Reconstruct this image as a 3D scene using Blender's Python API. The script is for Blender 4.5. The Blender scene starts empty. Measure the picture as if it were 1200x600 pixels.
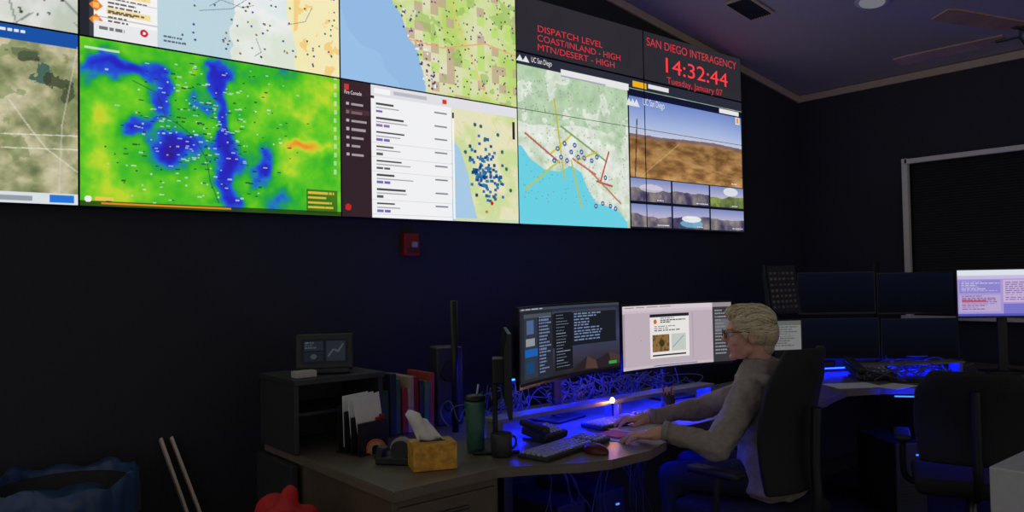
import bpy, bmesh, math, random
import numpy as np
from mathutils import Vector, Matrix
random.seed(7); rng=np.random.RandomState(5)
scene=bpy.context.scene
scene.view_settings.view_transform='Standard'
scene.view_settings.look='None'
# ------------------------------------------------------------------ camera
F=900.0; PSI=math.radians(50.2); PITCH=math.radians(1.6); ROLL=math.radians(1.0)
CAM=Vector((0,-3.7,1.43))
fw=Vector((math.cos(PSI)*math.cos(PITCH),math.sin(PSI)*math.cos(PITCH),math.sin(PITCH)))
r0=Vector((math.sin(PSI),-math.cos(PSI),0)); u0=r0.cross(fw)
CR=r0*math.cos(ROLL)-u0*math.sin(ROLL); CU=u0*math.cos(ROLL)+r0*math.sin(ROLL)
cd=bpy.data.cameras.new('camera'); cam=bpy.data.objects.new('camera',cd); scene.collection.objects.link(cam)
cd.sensor_width=36; cd.lens=27; cd.clip_start=.02
M=Matrix((CR,CU,-fw)).transposed().to_4x4(); M.translation=CAM; cam.matrix_world=M
scene.camera=cam
# survey helpers: where a sight line meets a real plane of the room
def ray(px,py): return fw+CR*((px-600)/F)+CU*((300-py)/F)
def P(px,py,d): return CAM+ray(px,py)*d
def W(px,py,y=0.0):
    r=ray(px,py); p=CAM+r*((y-CAM.y)/r.y); return p.x,p.z
def onz(px,py,z=.75):
    r=ray(px,py); return CAM+r*((z-CAM.z)/r.z)
RX=6.54
def onx(px,py,x=RX):
    r=ray(px,py); return CAM+r*((x-CAM.x)/r.x)
CZ0=3.05; CS=.155
def ceilz(x): return CZ0+CS*(RX-x)
def onceil(px,py):
    r=ray(px,py); t=(CZ0+CS*(RX-CAM.x)-CAM.z)/(r.z+CS*r.x); return CAM+r*t
# ------------------------------------------------------------------ materials
def lin(c):
    c=np.asarray(c,dtype=float)/255.; return np.where(c<=.04045,c/12.92,((c+.055)/1.055)**2.4)
def mat(name,col,rough=.6,metal=0,var=.15,scale=30,bump=0.0,trans=0,coat=0):
    m=bpy.data.materials.new(name); m.use_nodes=True; nt=m.node_tree; b=nt.nodes['Principled BSDF']
    c=list(lin(col)); b.inputs['Roughness'].default_value=rough; b.inputs['Metallic'].default_value=metal
    if trans: b.inputs['Transmission Weight'].default_value=trans
    if coat: b.inputs['Coat Weight'].default_value=coat
    tc=nt.nodes.new('ShaderNodeTexCoord'); n=nt.nodes.new('ShaderNodeTexNoise'); n.inputs['Scale'].default_value=scale; n.inputs['Detail'].default_value=4
    nt.links.new(tc.outputs['Object'],n.inputs['Vector'])
    rp=nt.nodes.new('ShaderNodeValToRGB'); rp.color_ramp.elements[0].position=.3; rp.color_ramp.elements[1].position=.7
    rp.color_ramp.elements[0].color=[x*(1-var) for x in c]+[1]; rp.color_ramp.elements[1].color=[min(1,x*(1+var)) for x in c]+[1]
    nt.links.new(n.outputs['Fac'],rp.inputs['Fac']); nt.links.new(rp.outputs['Color'],b.inputs['Base Color'])
    if bump:
        bp=nt.nodes.new('ShaderNodeBump'); bp.inputs['Strength'].default_value=bump; bp.inputs['Distance'].default_value=.01
        nt.links.new(n.outputs['Fac'],bp.inputs['Height']); nt.links.new(bp.outputs['Normal'],b.inputs['Normal'])
    return m
def emis(name,col,s=1.0):
    m=bpy.data.materials.new(name); m.use_nodes=True; nt=m.node_tree; nt.nodes.clear()
    e=nt.nodes.new('ShaderNodeEmission'); o=nt.nodes.new('ShaderNodeOutputMaterial')
    e.inputs['Color'].default_value=list(lin(col))+[1]; e.inputs['Strength'].default_value=s
    nt.links.new(e.outputs[0],o.inputs[0]); return m
def screenmat(name,s=1.0):
    m=bpy.data.materials.new(name); m.use_nodes=True; nt=m.node_tree; nt.nodes.clear()
    a=nt.nodes.new('ShaderNodeAttribute'); a.attribute_name='Col'
    e=nt.nodes.new('ShaderNodeEmission'); o=nt.nodes.new('ShaderNodeOutputMaterial')
    nt.links.new(a.outputs['Color'],e.inputs['Color']); e.inputs['Strength'].default_value=s
    nt.links.new(e.outputs[0],o.inputs[0]); return m
M_scr=screenmat('lcd_picture',.95)
M_scr2=screenmat('lcd_picture_desk',.85)
M_black=mat('black_plastic',(30,30,33),.45)
M_dark=mat('dark_plastic',(52,52,56),.5)
M_bezel=mat('bezel_black',(16,16,18),.4)
M_wall=mat('wall_paint_charcoal',(50,52,58),.85,var=.1,scale=60,bump=.12)
M_ceil=mat('ceiling_texture_plaster',(182,172,172),.9,var=.06,scale=90,bump=.25)
M_trim=mat('trim_paint',(204,184,156),.7,var=.05)
M_floor=mat('carpet_dark',(44,44,48),.95,var=.3,scale=200,bump=.3)
M_desk=mat('desk_laminate',(116,104,94),.42,var=.12,scale=14)
M_deskedge=mat('desk_side_laminate',(98,86,72),.5,var=.15,scale=10)
M_metal=mat('metal_grey',(90,92,96),.35,.8)
M_white=mat('white_plastic',(215,215,215),.5,var=.04)
M_paper=mat('paper_white',(240,240,235),.8,var=.03)
M_red=mat('red_paint',(150,22,26),.45)
# ------------------------------------------------------------------ object helpers
def empty(name,loc=(0,0,0),rot=(0,0,0)):
    o=bpy.data.objects.new(name,None); scene.collection.objects.link(o); o.location=loc; o.rotation_euler=rot; o.empty_display_size=.1; return o
def link(o,parent=None):
    scene.collection.objects.link(o)
    if parent is not None: o.parent=parent
    return o
def fin(name,bm,m,parent=None,loc=(0,0,0),rot=(0,0,0),smooth=False):
    bmesh.ops.recalc_face_normals(bm,faces=bm.faces)
    me=bpy.data.meshes.new(name); bm.to_mesh(me); bm.free()
    if isinstance(m,(list,tuple)):
        for k in m: me.materials.append(k)
    else: me.materials.append(m)
    if smooth:
        for p in me.polygons: p.use_smooth=True
    o=bpy.data.objects.new(name,me); o.location=loc; o.rotation_euler=rot; return link(o,parent)
def bbox(bm,size,loc=(0,0,0),rot=None,bevel=0,seg=2):
    t=bmesh.new(); bmesh.ops.create_cube(t,size=1); 
    for v in t.verts: v.co=Vector((v.co.x*size[0],v.co.y*size[1],v.co.z*size[2]))
    if bevel: bmesh.ops.bevel(t,geom=t.edges[:],offset=bevel,segments=seg,affect='EDGES',profile=.5)
    mx=(rot.to_4x4() if rot is not None else Matrix.Identity(4)); mx=Matrix.Translation(loc)@mx
    t.transform(mx); me=bpy.data.meshes.new('tmp'); t.to_mesh(me); t.free(); bm.from_mesh(me); bpy.data.meshes.remove(me)
def box(name,size,loc,m,parent=None,rot=(0,0,0),bevel=0,seg=2):
    bm=bmesh.new(); bbox(bm,size,(0,0,0),None,bevel,seg); return fin(name,bm,m,parent,loc,rot,smooth=False)
def bcone(bm,p0,p1,ra,rb,n=20,cap=True):
    p0=Vector(p0);p1=Vector(p1); v=p1-p0; L=v.length
    q=v.to_track_quat('Z','Y').to_matrix().to_4x4()
    bmesh.ops.create_cone(bm,cap_ends=cap,segments=n,radius1=ra,radius2=rb,depth=L,matrix=Matrix.Translation((p0+p1)/2)@q)
def cyl(name,p0,p1,ra,rb,m,parent=None,n=24):
    bm=bmesh.new(); bcone(bm,p0,p1,ra,rb,n); o=fin(name,bm,m,parent,smooth=False)
    for p in o.data.polygons: p.use_smooth=len(p.vertices)==4
    return o
def bsph(bm,c,r,mx=None,sub=3):
    if not hasattr(r,'__len__'): r=(r,r,r)
    m=Matrix.Translation(c)@((mx.to_4x4()) if mx is not None else Matrix.Identity(4))@Matrix.Diagonal((r[0],r[1],r[2],1))
    bmesh.ops.create_icosphere(bm,subdivisions=sub,radius=1,matrix=m)
def bcap(bm,p0,p1,ra,rb,n=16):
    bcone(bm,p0,p1,ra,rb,n); bsph(bm,p0,ra,sub=2); bsph(bm,p1,rb,sub=2)
def loft(bm,rings,n=28,cap=True):
    R=[]
    for c,u,v in rings:
        R.append([bm.verts.new(Vector(c)+Vector(u)*math.cos(2*math.pi*i/n)+Vector(v)*math.sin(2*math.pi*i/n)) for i in range(n)])
    for a,b in zip(R[:-1],R[1:]):
        for i in range(n): bm.faces.new((a[i],a[(i+1)%n],b[(i+1)%n],b[i]))
    if cap: bm.faces.new(R[0][::-1]); bm.faces.new(R[-1])
def lathe(bm,prof,n=28,c=(0,0,0)):
    loft(bm,[((c[0],c[1],c[2]+z),(r,0,0),(0,r,0)) for r,z in prof],n)
def prism(name,pts,z0,z1,m,parent=None,bevel=0):
    bm=bmesh.new(); a=[bm.verts.new((x,y,z0)) for x,y in pts]; b=[bm.verts.new((x,y,z1)) for x,y in pts]
    bm.faces.new(a[::-1]); bm.faces.new(b)
    for i in range(len(pts)): j=(i+1)%len(pts); bm.faces.new((a[i],a[j],b[j],b[i]))
    if bevel: bmesh.ops.bevel(bm,geom=bm.edges[:],offset=bevel,segments=2,affect='EDGES')
    return fin(name,bm,m,parent)
def curves(name,paths,r,m,parent=None,kind='SMOOTH'):
    c=bpy.data.curves.new(name,'CURVE'); c.dimensions='3D'; c.bevel_depth=r; c.bevel_resolution=2; c.resolution_u=6
    for pts in paths:
        s=c.splines.new('NURBS' if kind=='SMOOTH' else 'POLY'); s.points.add(len(pts)-1)
        for q,p in zip(s.points,pts): q.co=(p[0],p[1],p[2],1)
        if kind=='SMOOTH': s.order_u=3; s.use_endpoint_u=True
    c.materials.append(m); o=bpy.data.objects.new(name,c); return link(o,parent)
def remesh(o,vox,it=3,fac=.5):
    r=o.modifiers.new('r','REMESH'); r.mode='VOXEL'; r.voxel_size=vox; r.use_smooth_shade=True
    if it: s=o.modifiers.new('s','SMOOTH'); s.iterations=it; s.factor=fac
def text(name,body,x0,x1,x,y,z,m,parent,height=None,rotz=0,extr=0):
    c=bpy.data.curves.new(name,'FONT'); c.body=body; c.size=1; c.fill_mode='FRONT' if extr==0 else 'BOTH'; c.materials.append(m)
    o=bpy.data.objects.new(name,c); link(o,parent); bpy.context.view_layer.update()
    w=max(.01,o.dimensions.x); sx=(x1-x0)/w; sy=sx if height is None else height/.72
    o.scale=(sx,sy,1); o.rotation_euler=(math.pi/2,0,rotz); o.location=(x,y,z); return o
# ------------------------------------------------------------------ picture canvas (vertex coloured display grids)
def vnoise(X,Z,sc,seed=0,oct=3):
    out=np.zeros_like(X); amp=1; tot=0
    for k in range(oct):
        r=np.random.RandomState(seed+k); T=r.rand(64,64); x=X*sc+17.3*k+100; z=Z*sc+9.1*k+100
        i=np.floor(x).astype(int); j=np.floor(z).astype(int); fx=x-i; fz=z-j; fx=fx*fx*(3-2*fx); fz=fz*fz*(3-2*fz)
        g=lambda a,b:T[a%64,b%64]
        out+=amp*((g(i,j)*(1-fx)+g(i+1,j)*fx)*(1-fz)+(g(i,j+1)*(1-fx)+g(i+1,j+1)*fx)*fz); tot+=amp; amp*=.5; sc*=2.1
    return out/tot
class Canvas:
    def __init__(s,x0,z0,x1,z1,nx,nz,bg=(255,255,255)):
        s.x0,s.z0,s.x1,s.z1,s.nx,s.nz=x0,z0,x1,z1,nx,nz
        s.X,s.Z=np.meshgrid(np.linspace(x0,x1,nx),np.linspace(z0,z1,nz)); s.a=np.ones((nz,nx,3))*np.array(bg)
    def put(s,m,c,al=1.0):
        m=np.clip(m.astype(float),0,1)[...,None]*al; s.a=s.a*(1-m)+np.array(c,dtype=float)*m
    def rect(s,x0,z0,x1,z1,c,al=1.0):
        s.put((s.X>=min(x0,x1))&(s.X<=max(x0,x1))&(s.Z>=min(z0,z1))&(s.Z<=max(z0,z1)),c,al)
    def prect(s,a,b,c,al=1.0):
        p=W(*a);q=W(*b); s.rect(p[0],p[1],q[0],q[1],c,al)
    def disc(s,x,z,r,c,rz=None,al=1.0): s.put(((s.X-x)/r)**2+((s.Z-z)/(rz or r))**2<1,c,al)
    def line(s,p,q,w,c,al=1.0):
        dx,dz=q[0]-p[0],q[1]-p[1]; L=dx*dx+dz*dz+1e-9; t=np.clip(((s.X-p[0])*dx+(s.Z-p[1])*dz)/L,0,1)
        s.put((s.X-p[0]-t*dx)**2+(s.Z-p[1]-t*dz)**2<w*w,c,al)
    def pline(s,pts,w,c,al=1.0):
        for a,b in zip(pts[:-1],pts[1:]): s.line(a,b,w,c,al)
    def polym(s,pts):
        ins=np.zeros(s.X.shape,bool); n=len(pts)
        for i in range(n):
            x1,z1=pts[i]; x2,z2=pts[(i+1)%n]
            if z1==z2: continue
            ins^=((z1>s.Z)!=(z2>s.Z))&(s.X<(x2-x1)*(s.Z-z1)/(z2-z1)+x1)
        return ins
    def poly(s,pts,c,al=1.0): s.put(s.polym(pts),c,al)
    def dashes(s,x0,z0,x1,z1,rows,c,seed=0,fill=.8,al=1.0,hgt=.45):
        r=random.Random(seed); zz=np.linspace(z1,z0,rows+1)
        for i in range(rows):
            zc=zz[i]; h=(z1-z0)/rows*hgt; x=x0; end=x0+(x1-x0)*r.uniform(.4,1)*fill
            while x<end:
                w=(x1-x0)*r.uniform(.05,.16); s.rect(x,zc-h,min(x+w,end),zc,c,al); x+=w+(x1-x0)*.025
    def mesh(s,name,fn,m,parent=None):
        co=fn(s.X,s.Z).reshape(-1,3); n,k=s.nz,s.nx
        idx=np.arange(n*k).reshape(n,k); f=np.stack([idx[:-1,:-1],idx[:-1,1:],idx[1:,1:],idx[1:,:-1]],-1).reshape(-1,4)
        me=bpy.data.meshes.new(name); me.vertices.add(n*k); me.vertices.foreach_set('co',co.astype(np.float32).ravel())
        me.loops.add(f.size); me.loops.foreach_set('vertex_index',f.astype(np.int32).ravel()); me.polygons.add(len(f))
        me.polygons.foreach_set('loop_start',np.arange(0,f.size,4,dtype=np.int32)); me.update(calc_edges=True); me.validate()
        at=me.color_attributes.new('Col','FLOAT_COLOR','POINT'); col=np.ones((n*k,4),np.float32); col[:,:3]=lin(np.clip(s.a,0,255)).reshape(-1,3)
        at.data.foreach_set('color',col.ravel()); me.materials.append(m); o=bpy.data.objects.new(name,me); return link(o,parent)
def ramp(v,stops):
    xs=[a for a,_ in stops]; return np.stack([np.interp(v,xs,[c[i] for _,c in stops]) for i in range(3)],-1)
# ------------------------------------------------------------------ room shell
XL=-2.6; YB=-6.5
def slab(name,pts,nrm,m,th=.1):
    bm=bmesh.new(); a=[bm.verts.new(p) for p in pts]; b=[bm.verts.new(Vector(p)+Vector(nrm)*th) for p in pts]
    bm.faces.new(a); bm.faces.new(b[::-1])
    for i in range(len(pts)): j=(i+1)%len(pts); bm.faces.new((a[i],b[i],b[j],a[j]))
    return fin(name,bm,m)
slab('wall_back',[(XL,0,0),(RX,0,0),(RX,0,CZ0),(XL,0,ceilz(XL))],(0,1,0),M_wall)
wa=onx(1062,190)
wy0=wa.y; wz1=wa.z; wz0=1.05; wy1=wy0-1.9
bm=bmesh.new()
for (ya,yb,za,zb) in [(0,wy0,0,CZ0),(wy1,YB,0,CZ0),(wy0,wy1,0,wz0),(wy0,wy1,wz1,CZ0)]:
    bbox(bm,(.12,abs(yb-ya),zb-za),(RX+.06,(ya+yb)/2,(za+zb)/2))
fin('wall_right',bm,M_wall)
slab('floor',[(XL,0.1,0),(RX+.1,0.1,0),(RX+.1,YB,0),(XL,YB,0)],(0,0,-1),M_floor)
slab('ceiling',[(XL,.1,ceilz(XL)),(RX+.12,.1,ceilz(RX+.12)),(RX+.12,YB,ceilz(RX+.12)),(XL,YB,ceilz(XL))],(0,0,1),M_ceil)
def bar(name,p,q,w,h,m,parent=None,up=Vector((0,0,1)),off=Vector((0,0,0))):
    p=Vector(p);q=Vector(q); d=(q-p); L=d.length; d.normalize(); s=d.cross(up).normalized(); u=s.cross(d)
    bm=bmesh.new(); bbox(bm,(L,w,h),(0,0,0),None,min(w,h)*.2); bm.transform(Matrix.Translation((p+q)/2+off)@Matrix((d,s,u)).transposed().to_4x4()); return fin(name,bm,m,parent)
bar('trim_1',(XL,-.012,ceilz(XL)-.035),(RX,-.012,CZ0-.035),.024,.06,M_trim)
bar('trim_2',(RX-.012,0,CZ0-.035),(RX-.012,YB,CZ0-.035),.024,.06,M_trim)
bar('baseboard_back',(XL,-.01,.05),(RX,-.01,.05),.02,.1,M_dark)
bar('baseboard_right',(RX-.01,-.02,.05),(RX-.01,YB,.05),.02,.1,M_dark)
win=empty('window_1',(RX,(wy0+wy1)/2,(wz0+wz1)/2))
M_wfr=mat('window_frame_paint',(246,240,228),.5,var=.04)
ww=abs(wy1-wy0); wh=wz1-wz0
for nm,sz,lc in [('jamb_left',(.05,.045,wh+.05),(-.02,ww/2,0)),('jamb_right',(.05,.045,wh+.05),(-.02,-ww/2,0)),('head',(.05,ww,.04),(-.02,0,wh/2)),('sill',(.09,ww+.1,.03),(-.03,0,-wh/2))]:
    box(nm,sz,lc,M_wfr,win,bevel=.004)
bm=bmesh.new(); n=60
for i in range(n): bbox(bm,(.012,ww-.05,wh/n*.92),(.03,0,-wh/2+wh*(i+.5)/n),Matrix.Rotation(.35,3,'Y'))
fin('blind_slats',bm,mat('blind_dark',(30,30,33),.7),win)
box('backing',(.01,ww,wh),(.08,0,0),M_black,win)
def ceilobj(name,px,py):
    p=onceil(px,py); return empty(name,(p.x,p.y,p.z-.004),(0,math.atan(CS),0))
v=ceilobj('ceiling_vent',878,8)
box('frame',(.34,.2,.012),(0,0,-.006),M_trim,v,bevel=.003)
bm=bmesh.new()
for i in range(9): bbox(bm,(.30,.008,.012),(0,-.075+i*.019,-.014),Matrix.Rotation(.6,3,'X'))
fin('louvres',bm,M_dark,v)
v=ceilobj('recessed_ceiling_lamp',1022,0)
bm=bmesh.new(); lathe(bm,[(.10,-.012),(.11,-.01),(.11,0),(.08,0)]); fin('ring',bm,M_white,v,smooth=True)
bm=bmesh.new(); lathe(bm,[(.078,-.02),(.082,-.012),(.08,-.005)]); fin('lens',bm,emis('lamp_lens',(190,190,205),.3),v)
# ceiling fan
fp=P(1222,36,4.2); fan=empty('ceiling_fan',fp)
M_blade=mat('fan_blade_wood',(190,150,118),.5,var=.2,scale=8)
cyl('downrod',(0,0,.06),(0,0,ceilz(fp.x)-fp.z-.01),.012,.012,M_metal,fan)
bm=bmesh.new(); lathe(bm,[(.03,-.12),(.07,-.1),(.09,-.06),(.11,-.02),(.11,.03),(.06,.07),(.02,.08)]); fin('motor_housing',bm,M_metal,fan,smooth=True)
bm=bmesh.new(); lathe(bm,[(.02,ceilz(fp.x)-fp.z-.07),(.06,ceilz(fp.x)-fp.z-.05),(.07,ceilz(fp.x)-fp.z-.012)]); fin('canopy',bm,M_metal,fan,smooth=True)
for k in range(5):
    a=math.radians(162-72*k); bm=bmesh.new()
    x0_,x1_,w0,w1=.18,.78,.09,.12; vs=[]
    for t in np.linspace(0,1,9):
        x=x0_+(x1_-x0_)*t; w=(w0+(w1-w0)*t)*(1 if t<.9 else .8)
        vs.append((x,w/2))
    top=[(x,w,0) for x,w in vs]+[(x,-w,0) for x,w in vs[::-1]]
    A=[bm.verts.new((x,y,y*.2)) for x,y,z in top]; Bv=[bm.verts.new((x,y,y*.2+.008)) for x,y,z in top]
    bm.faces.new(A[::-1]); bm.faces.new(Bv)
    for i in range(len(A)): j=(i+1)%len(A); bm.faces.new((A[i],A[j],Bv[j],Bv[i]))
    fin('blade_%d'%(k+1),bm,M_blade,fan,rot=(0,0,a))
    bm=bmesh.new(); bbox(bm,(.16,.03,.008),(.15,0,-.006),None,.002); fin('blade_arm_%d'%(k+1),bm,M_metal,fan,rot=(0,0,a))
# ------------------------------------------------------------------ video wall
XS=[-.546,.664,1.873,3.083,4.293,5.52]; Z0,ZM,ZT=1.76,2.485,3.21; YS=-.075
vw=empty('video_wall')
for i in range(5):
    for j,(za,zb) in enumerate([(Z0,ZM),(ZM,ZT)]):
        box('display_%d_%d'%(i+1,j+1),(XS[i+1]-XS[i]-.002,.06,zb-za-.002),((XS[i]+XS[i+1])/2,-.042,(za+zb)/2),M_bezel,vw,bevel=.002)
def wallmesh(cv,name):
    g=.004
    def fn(X,Z):
        x=cv.x0+g+(X-cv.x0)/(cv.x1-cv.x0)*(cv.x1-cv.x0-2*g); z=cv.z0+g+(Z-cv.z0)/(cv.z1-cv.z0)*(cv.z1-cv.z0-2*g)
        return np.stack([x,np.full_like(x,YS),z],-1)
    return cv.mesh(name,fn,M_scr,vw)
# A1: pale map
c=Canvas(XS[0],ZM,XS[1],ZT,200,120,(226,228,226)); n=vnoise(c.X,c.Z,6,3,4); c.a=ramp(n,[(.3,(205,212,208)),(.5,(228,228,224)),(.7,(196,205,190))])
for k in range(26):
    x=random.uniform(.3,.66); z=random.uniform(2.5,3.1); c.line((x,z),(x+random.uniform(-.15,.15),z+random.uniform(-.2,.2)),.0035,(120,125,120),.7)
for k in range(40): c.disc(random.uniform(.35,.66),random.uniform(2.52,3.1),.006,(40,60,60))
wallmesh(c,'picture_road_map')
# A2: satellite terrain
c=Canvas(XS[0],Z0,XS[1],ZM,380,250); n=vnoise(c.X,c.Z,10,11,6); c.a=ramp(n,[(.22,(104,116,80)),(.40,(144,148,106)),(.52,(176,174,134)),(.62,(196,190,156)),(.8,(214,206,176))])
n2=vnoise(c.X,c.Z,9,31,5); c.put((n2>.56),(120,136,84),.5); n3=vnoise(c.X,c.Z,40,37,2); c.a=c.a*(.9+.2*n3)[...,None]
wd=vnoise(c.X,c.Z,22,51,4)
for (px,py,sx,sz,cl,al) in [(46,86,.05,.08,(66,100,92),.9),(62,100,.05,.06,(60,66,48),.75),(74,118,.035,.05,(70,74,52),.7),(38,72,.05,.03,(50,60,46),.7),(30,66,.09,.02,(84,100,70),.6)]:
    wx,wz=W(px,py); c.put((((c.X-wx)/sx)**2+((c.Z-wz)/sz)**2+3.0*(wd-.5))<.75,cl,al)
c.rect(c.x0,ZM-.06,c.x1,ZM,(28,84,170))
c.dashes(.36,ZM-.045,.62,ZM-.015,1,(230,238,250),4)
for yy in (160,176): c.line(W(0,yy),W(88,yy+3),.0025,(236,234,222),.7)
c.pline([W(8,120),W(30,150),W(52,178),W(88,205)],.003,(225,225,210),.6); c.pline([W(88,60),W(70,150),W(66,235)],.003,(210,210,196),.5)
c.rect(c.x0,Z0,c.x1,Z0+.045,(222,228,232)); c.rect(.56,Z0+.008,.65,Z0+.038,(40,120,220)); c.rect(.36,Z0+.01,.5,Z0+.03,(150,160,170))
wallmesh(c,'picture_satellite_map')
# B1: incident list + map
c=Canvas(XS[1],ZM,XS[2],ZT,420,250,(233,238,240)); n=vnoise(c.X,c.Z,5,44,4)
c.a=ramp(n,[(.3,(222,236,238)),(.5,(240,242,240)),(.7,(224,232,218))])
xa=W(338,40)[0]; c.put((c.X>xa-.02+.1*(n-.5)),(252,238,176),.8); c.put((c.X>xa)&(vnoise(c.X,c.Z,16,19,4)>.6),(248,206,120),.8)
xs=W(178,30)[0]; c.put((c.X<xs+.25+.2*vnoise(c.X,c.Z,6,2))&(c.Z<2.86),(186,214,226),.9)
for k in range(24):
    x=random.uniform(xs+.1,1.75); z=random.uniform(2.6,3.2); x2=min(1.84,x+random.uniform(-.25,.3)); z2=max(2.52,z+random.uniform(-.2,.2)); c.pline([(x,z),((x+x2)/2+.03,(z+z2)/2-.02),(x2,z2)],.0018,(90,100,110),.6)
for k in range(120):
    x,z=random.uniform(xs+.1,1.85),random.uniform(2.52,3.2); c.disc(x,z,.0055,random.choice([(50,70,60),(60,120,60),(60,60,160),(150,120,60)]))
x0=XS[1]; x1=W(104,20)[0]; c.rect(x0,ZM,x1,ZT,(60,64,74)); c.rect(x0,ZM,x0+.035,ZT,(40,42,50)); c.dashes(x0+.045,2.55,x1,3.15,7,(170,175,185),3)
c.rect(x1,ZM,xs,ZT,(248,248,248))
for i,py in enumerate([-10,12,29]):
    x,z=W(107,py); r=.028
    c.poly([(x-r,z),(x,z+r),(x+r,z),(x,z-r)],(240,130,30)); c.rect(x-.012,z-.012,x+.012,z+.012,(255,190,110))
    c.rect(x+.04,z-.03,x+.05+.17,z-.002,(250,226,160)); c.dashes(x+.045,z-.03,xs-.01,z+.045,4,(110,100,90),i+5,.95)
    c.rect(x1,z-.048,xs,z-.045,(200,200,200))
c.rect(x1,ZM,xs,ZM+.07,(236,238,240)); c.dashes(x1+.02,ZM+.02,xs,ZM+.05,1,(120,120,120),8)
c.disc(*W(163,45),.017,(210,40,60)); c.disc(*W(163,45),.006,(255,255,255)); p=W(202,57); c.dashes(p[0]-.06,p[1]-.01,p[0]+.06,p[1]+.03,2,(90,100,120),12,1)
wallmesh(c,'picture_incident_map')
# B2: wind / weather map (warped field of blobs)
c=Canvas(XS[1],Z0,XS[2],ZM,460,280); s=np.zeros_like(c.X)+ (vnoise(c.X,c.Z,5,60,4)-.5)*1.0-.05
WX=c.X+(vnoise(c.X,c.Z,9,501,3)-.5)*.13; WZ=c.Z+(vnoise(c.X,c.Z,9,601,3)-.5)*.13
def G(px,py,sx,sz):
    x,z=W(px,py); return np.exp(-((WX-x)/sx)**2-((WZ-z)/sz)**2)
for (px,py,sx,sz,a) in [(100,72,.10,.04,.7),(130,80,.10,.04,.7),(158,90,.08,.045,.8),(182,112,.055,.08,1.0),(150,157,.07,.04,1.0),(170,145,.05,.045,.55),(208,180,.10,.06,1.15),(238,172,.06,.04,.45),(190,172,.05,.03,.4),
        (255,105,.035,.14,.8),(256,160,.045,.14,1.0),(260,205,.05,.12,1.1),(264,238,.055,.05,.9),(302,195,.045,.08,1.0),(296,222,.04,.04,.5),(225,130,.05,.05,.5),(228,112,.04,.05,.45),(95,95,.04,.05,.45),(318,240,.05,.03,.4),(245,88,.05,.04,.6),(330,88,.05,.03,.35),(282,140,.03,.06,.3),(210,95,.03,.04,.35),(240,205,.05,.05,.3),
        (350,178,.09,.03,-.65),(372,172,.06,.04,-.35),(300,112,.1,.04,-.3),(118,190,.07,.12,-.35),(105,140,.05,.06,-.3),(340,130,.12,.04,-.3),(375,110,.08,.06,-.3),(285,150,.05,.05,-.2),(170,225,.2,.05,-.2),(215,90,.06,.05,-.2)]:
    s+=a*G(px,py,sx,sz)
tn=vnoise(c.X,c.Z,30,66,3); s+=(tn-.5)*.28
c.a=ramp(s,[(-1.1,(236,120,50)),(-.75,(235,180,50)),(-.45,(190,220,50)),(-.2,(112,208,42)),(.08,(62,186,40)),(.28,(36,160,84)),(.42,(34,130,180)),(.58,(40,84,220)),(.95,(40,44,200)),(1.4,(52,30,160))])
for k in range(420):
    px=random.gauss(232+60*(random.random()-.5),46); py=random.gauss(150,52)
    if px<110 or px>382 or py<75 or py>243: continue
    x,z=W(px,py); c.rect(x,z,x+random.choice([.008,.014,.02]),z+.006,random.choice([(235,240,240),(30,60,40),(200,220,235),(30,40,90)]),.7)
coast=[W(*p) for p in [(150,98),(178,112),(188,140),(205,150),(222,165),(236,190),(240,215),(250,240)]]; c.pline(coast,.0025,(40,60,60),.5)
c.prect((93,57),(134,66),(225,235,235),.8)
for i in range(14): x,z=W(386,74+i*10); c.rect(x-.008,z-.012,x+.008,z+.012,(230,235,230),.6)
x,z=W(352,224); c.rect(x,Z0+.01,XS[2]-.02,z,(40,70,25),.6)
for i in range(3): c.dashes(x+.01,Z0+.02,XS[2]-.03,z-.01,4,(220,190,70),70+i,1)
c.rect(XS[1],Z0,XS[2],Z0+.022,(40,58,20),.8); c.rect(XS[1]+.08,Z0+.008,1.3,Z0+.016,(235,140,40)); c.disc(XS[1]+.03,Z0+.03,.014,(240,240,240))
c.prect((106,233),(127,238),(240,200,90))
wallmesh(c,'picture_weather_map')
# C1: coastal land-ownership map
c=Canvas(XS[2],ZM,XS[3],ZT,330,230); n=vnoise(c.X,c.Z,5,71,4); n2=vnoise(c.X,c.Z,11,73,3); q=vnoise(np.floor(c.X*18)/18*3,np.floor(c.Z*18)/18*3,9,80,1)
c.a=ramp(n,[(.3,(230,226,196)),(.5,(212,226,158)),(.7,(186,216,110))])
c.put(q>.66,(196,170,146),.8); c.put(q<.24,(190,226,120),.8); c.put((n2>.66),(150,190,90),.6)
for k in range(170):
    px=random.uniform(470,600); py=random.uniform(0,118); x,z=W(px,py); c.disc(x,z,.006,random.choice([(90,60,140),(60,60,60),(150,110,180)]),al=.9)
coast=[W(*p) for p in [(440,-30),(452,8),(462,22),(470,48),(480,60),(484,78),(488,92),(490,104),(492,130)]]
sea=[(XS[2],ZT+.1)]+coast+[(coast[-1][0],ZM-.1),(XS[2],ZM-.1)]; mk=c.polym(sea); c.put(mk,(150,190,232)); c.put(mk&(vnoise(c.X,c.Z,2,5)>.55),(160,200,238),.6)
for k in range(60):
    i=random.randrange(len(coast)-1); t=random.random(); x=coast[i][0]*(1-t)+coast[i+1][0]*t+random.uniform(-.01,.08); z=coast[i][1]*(1-t)+coast[i+1][1]*t; c.disc(x,z,.007,random.choice([(70,50,130),(90,90,90),(240,240,240)]))
c.pline([W(520,0),W(530,40),W(548,80),W(560,118)],.004,(240,200,110)); c.pline([W(470,50),W(510,60),W(560,55),W(598,70)],.004,(240,170,120))
wallmesh(c,'picture_coastal_map')
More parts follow.
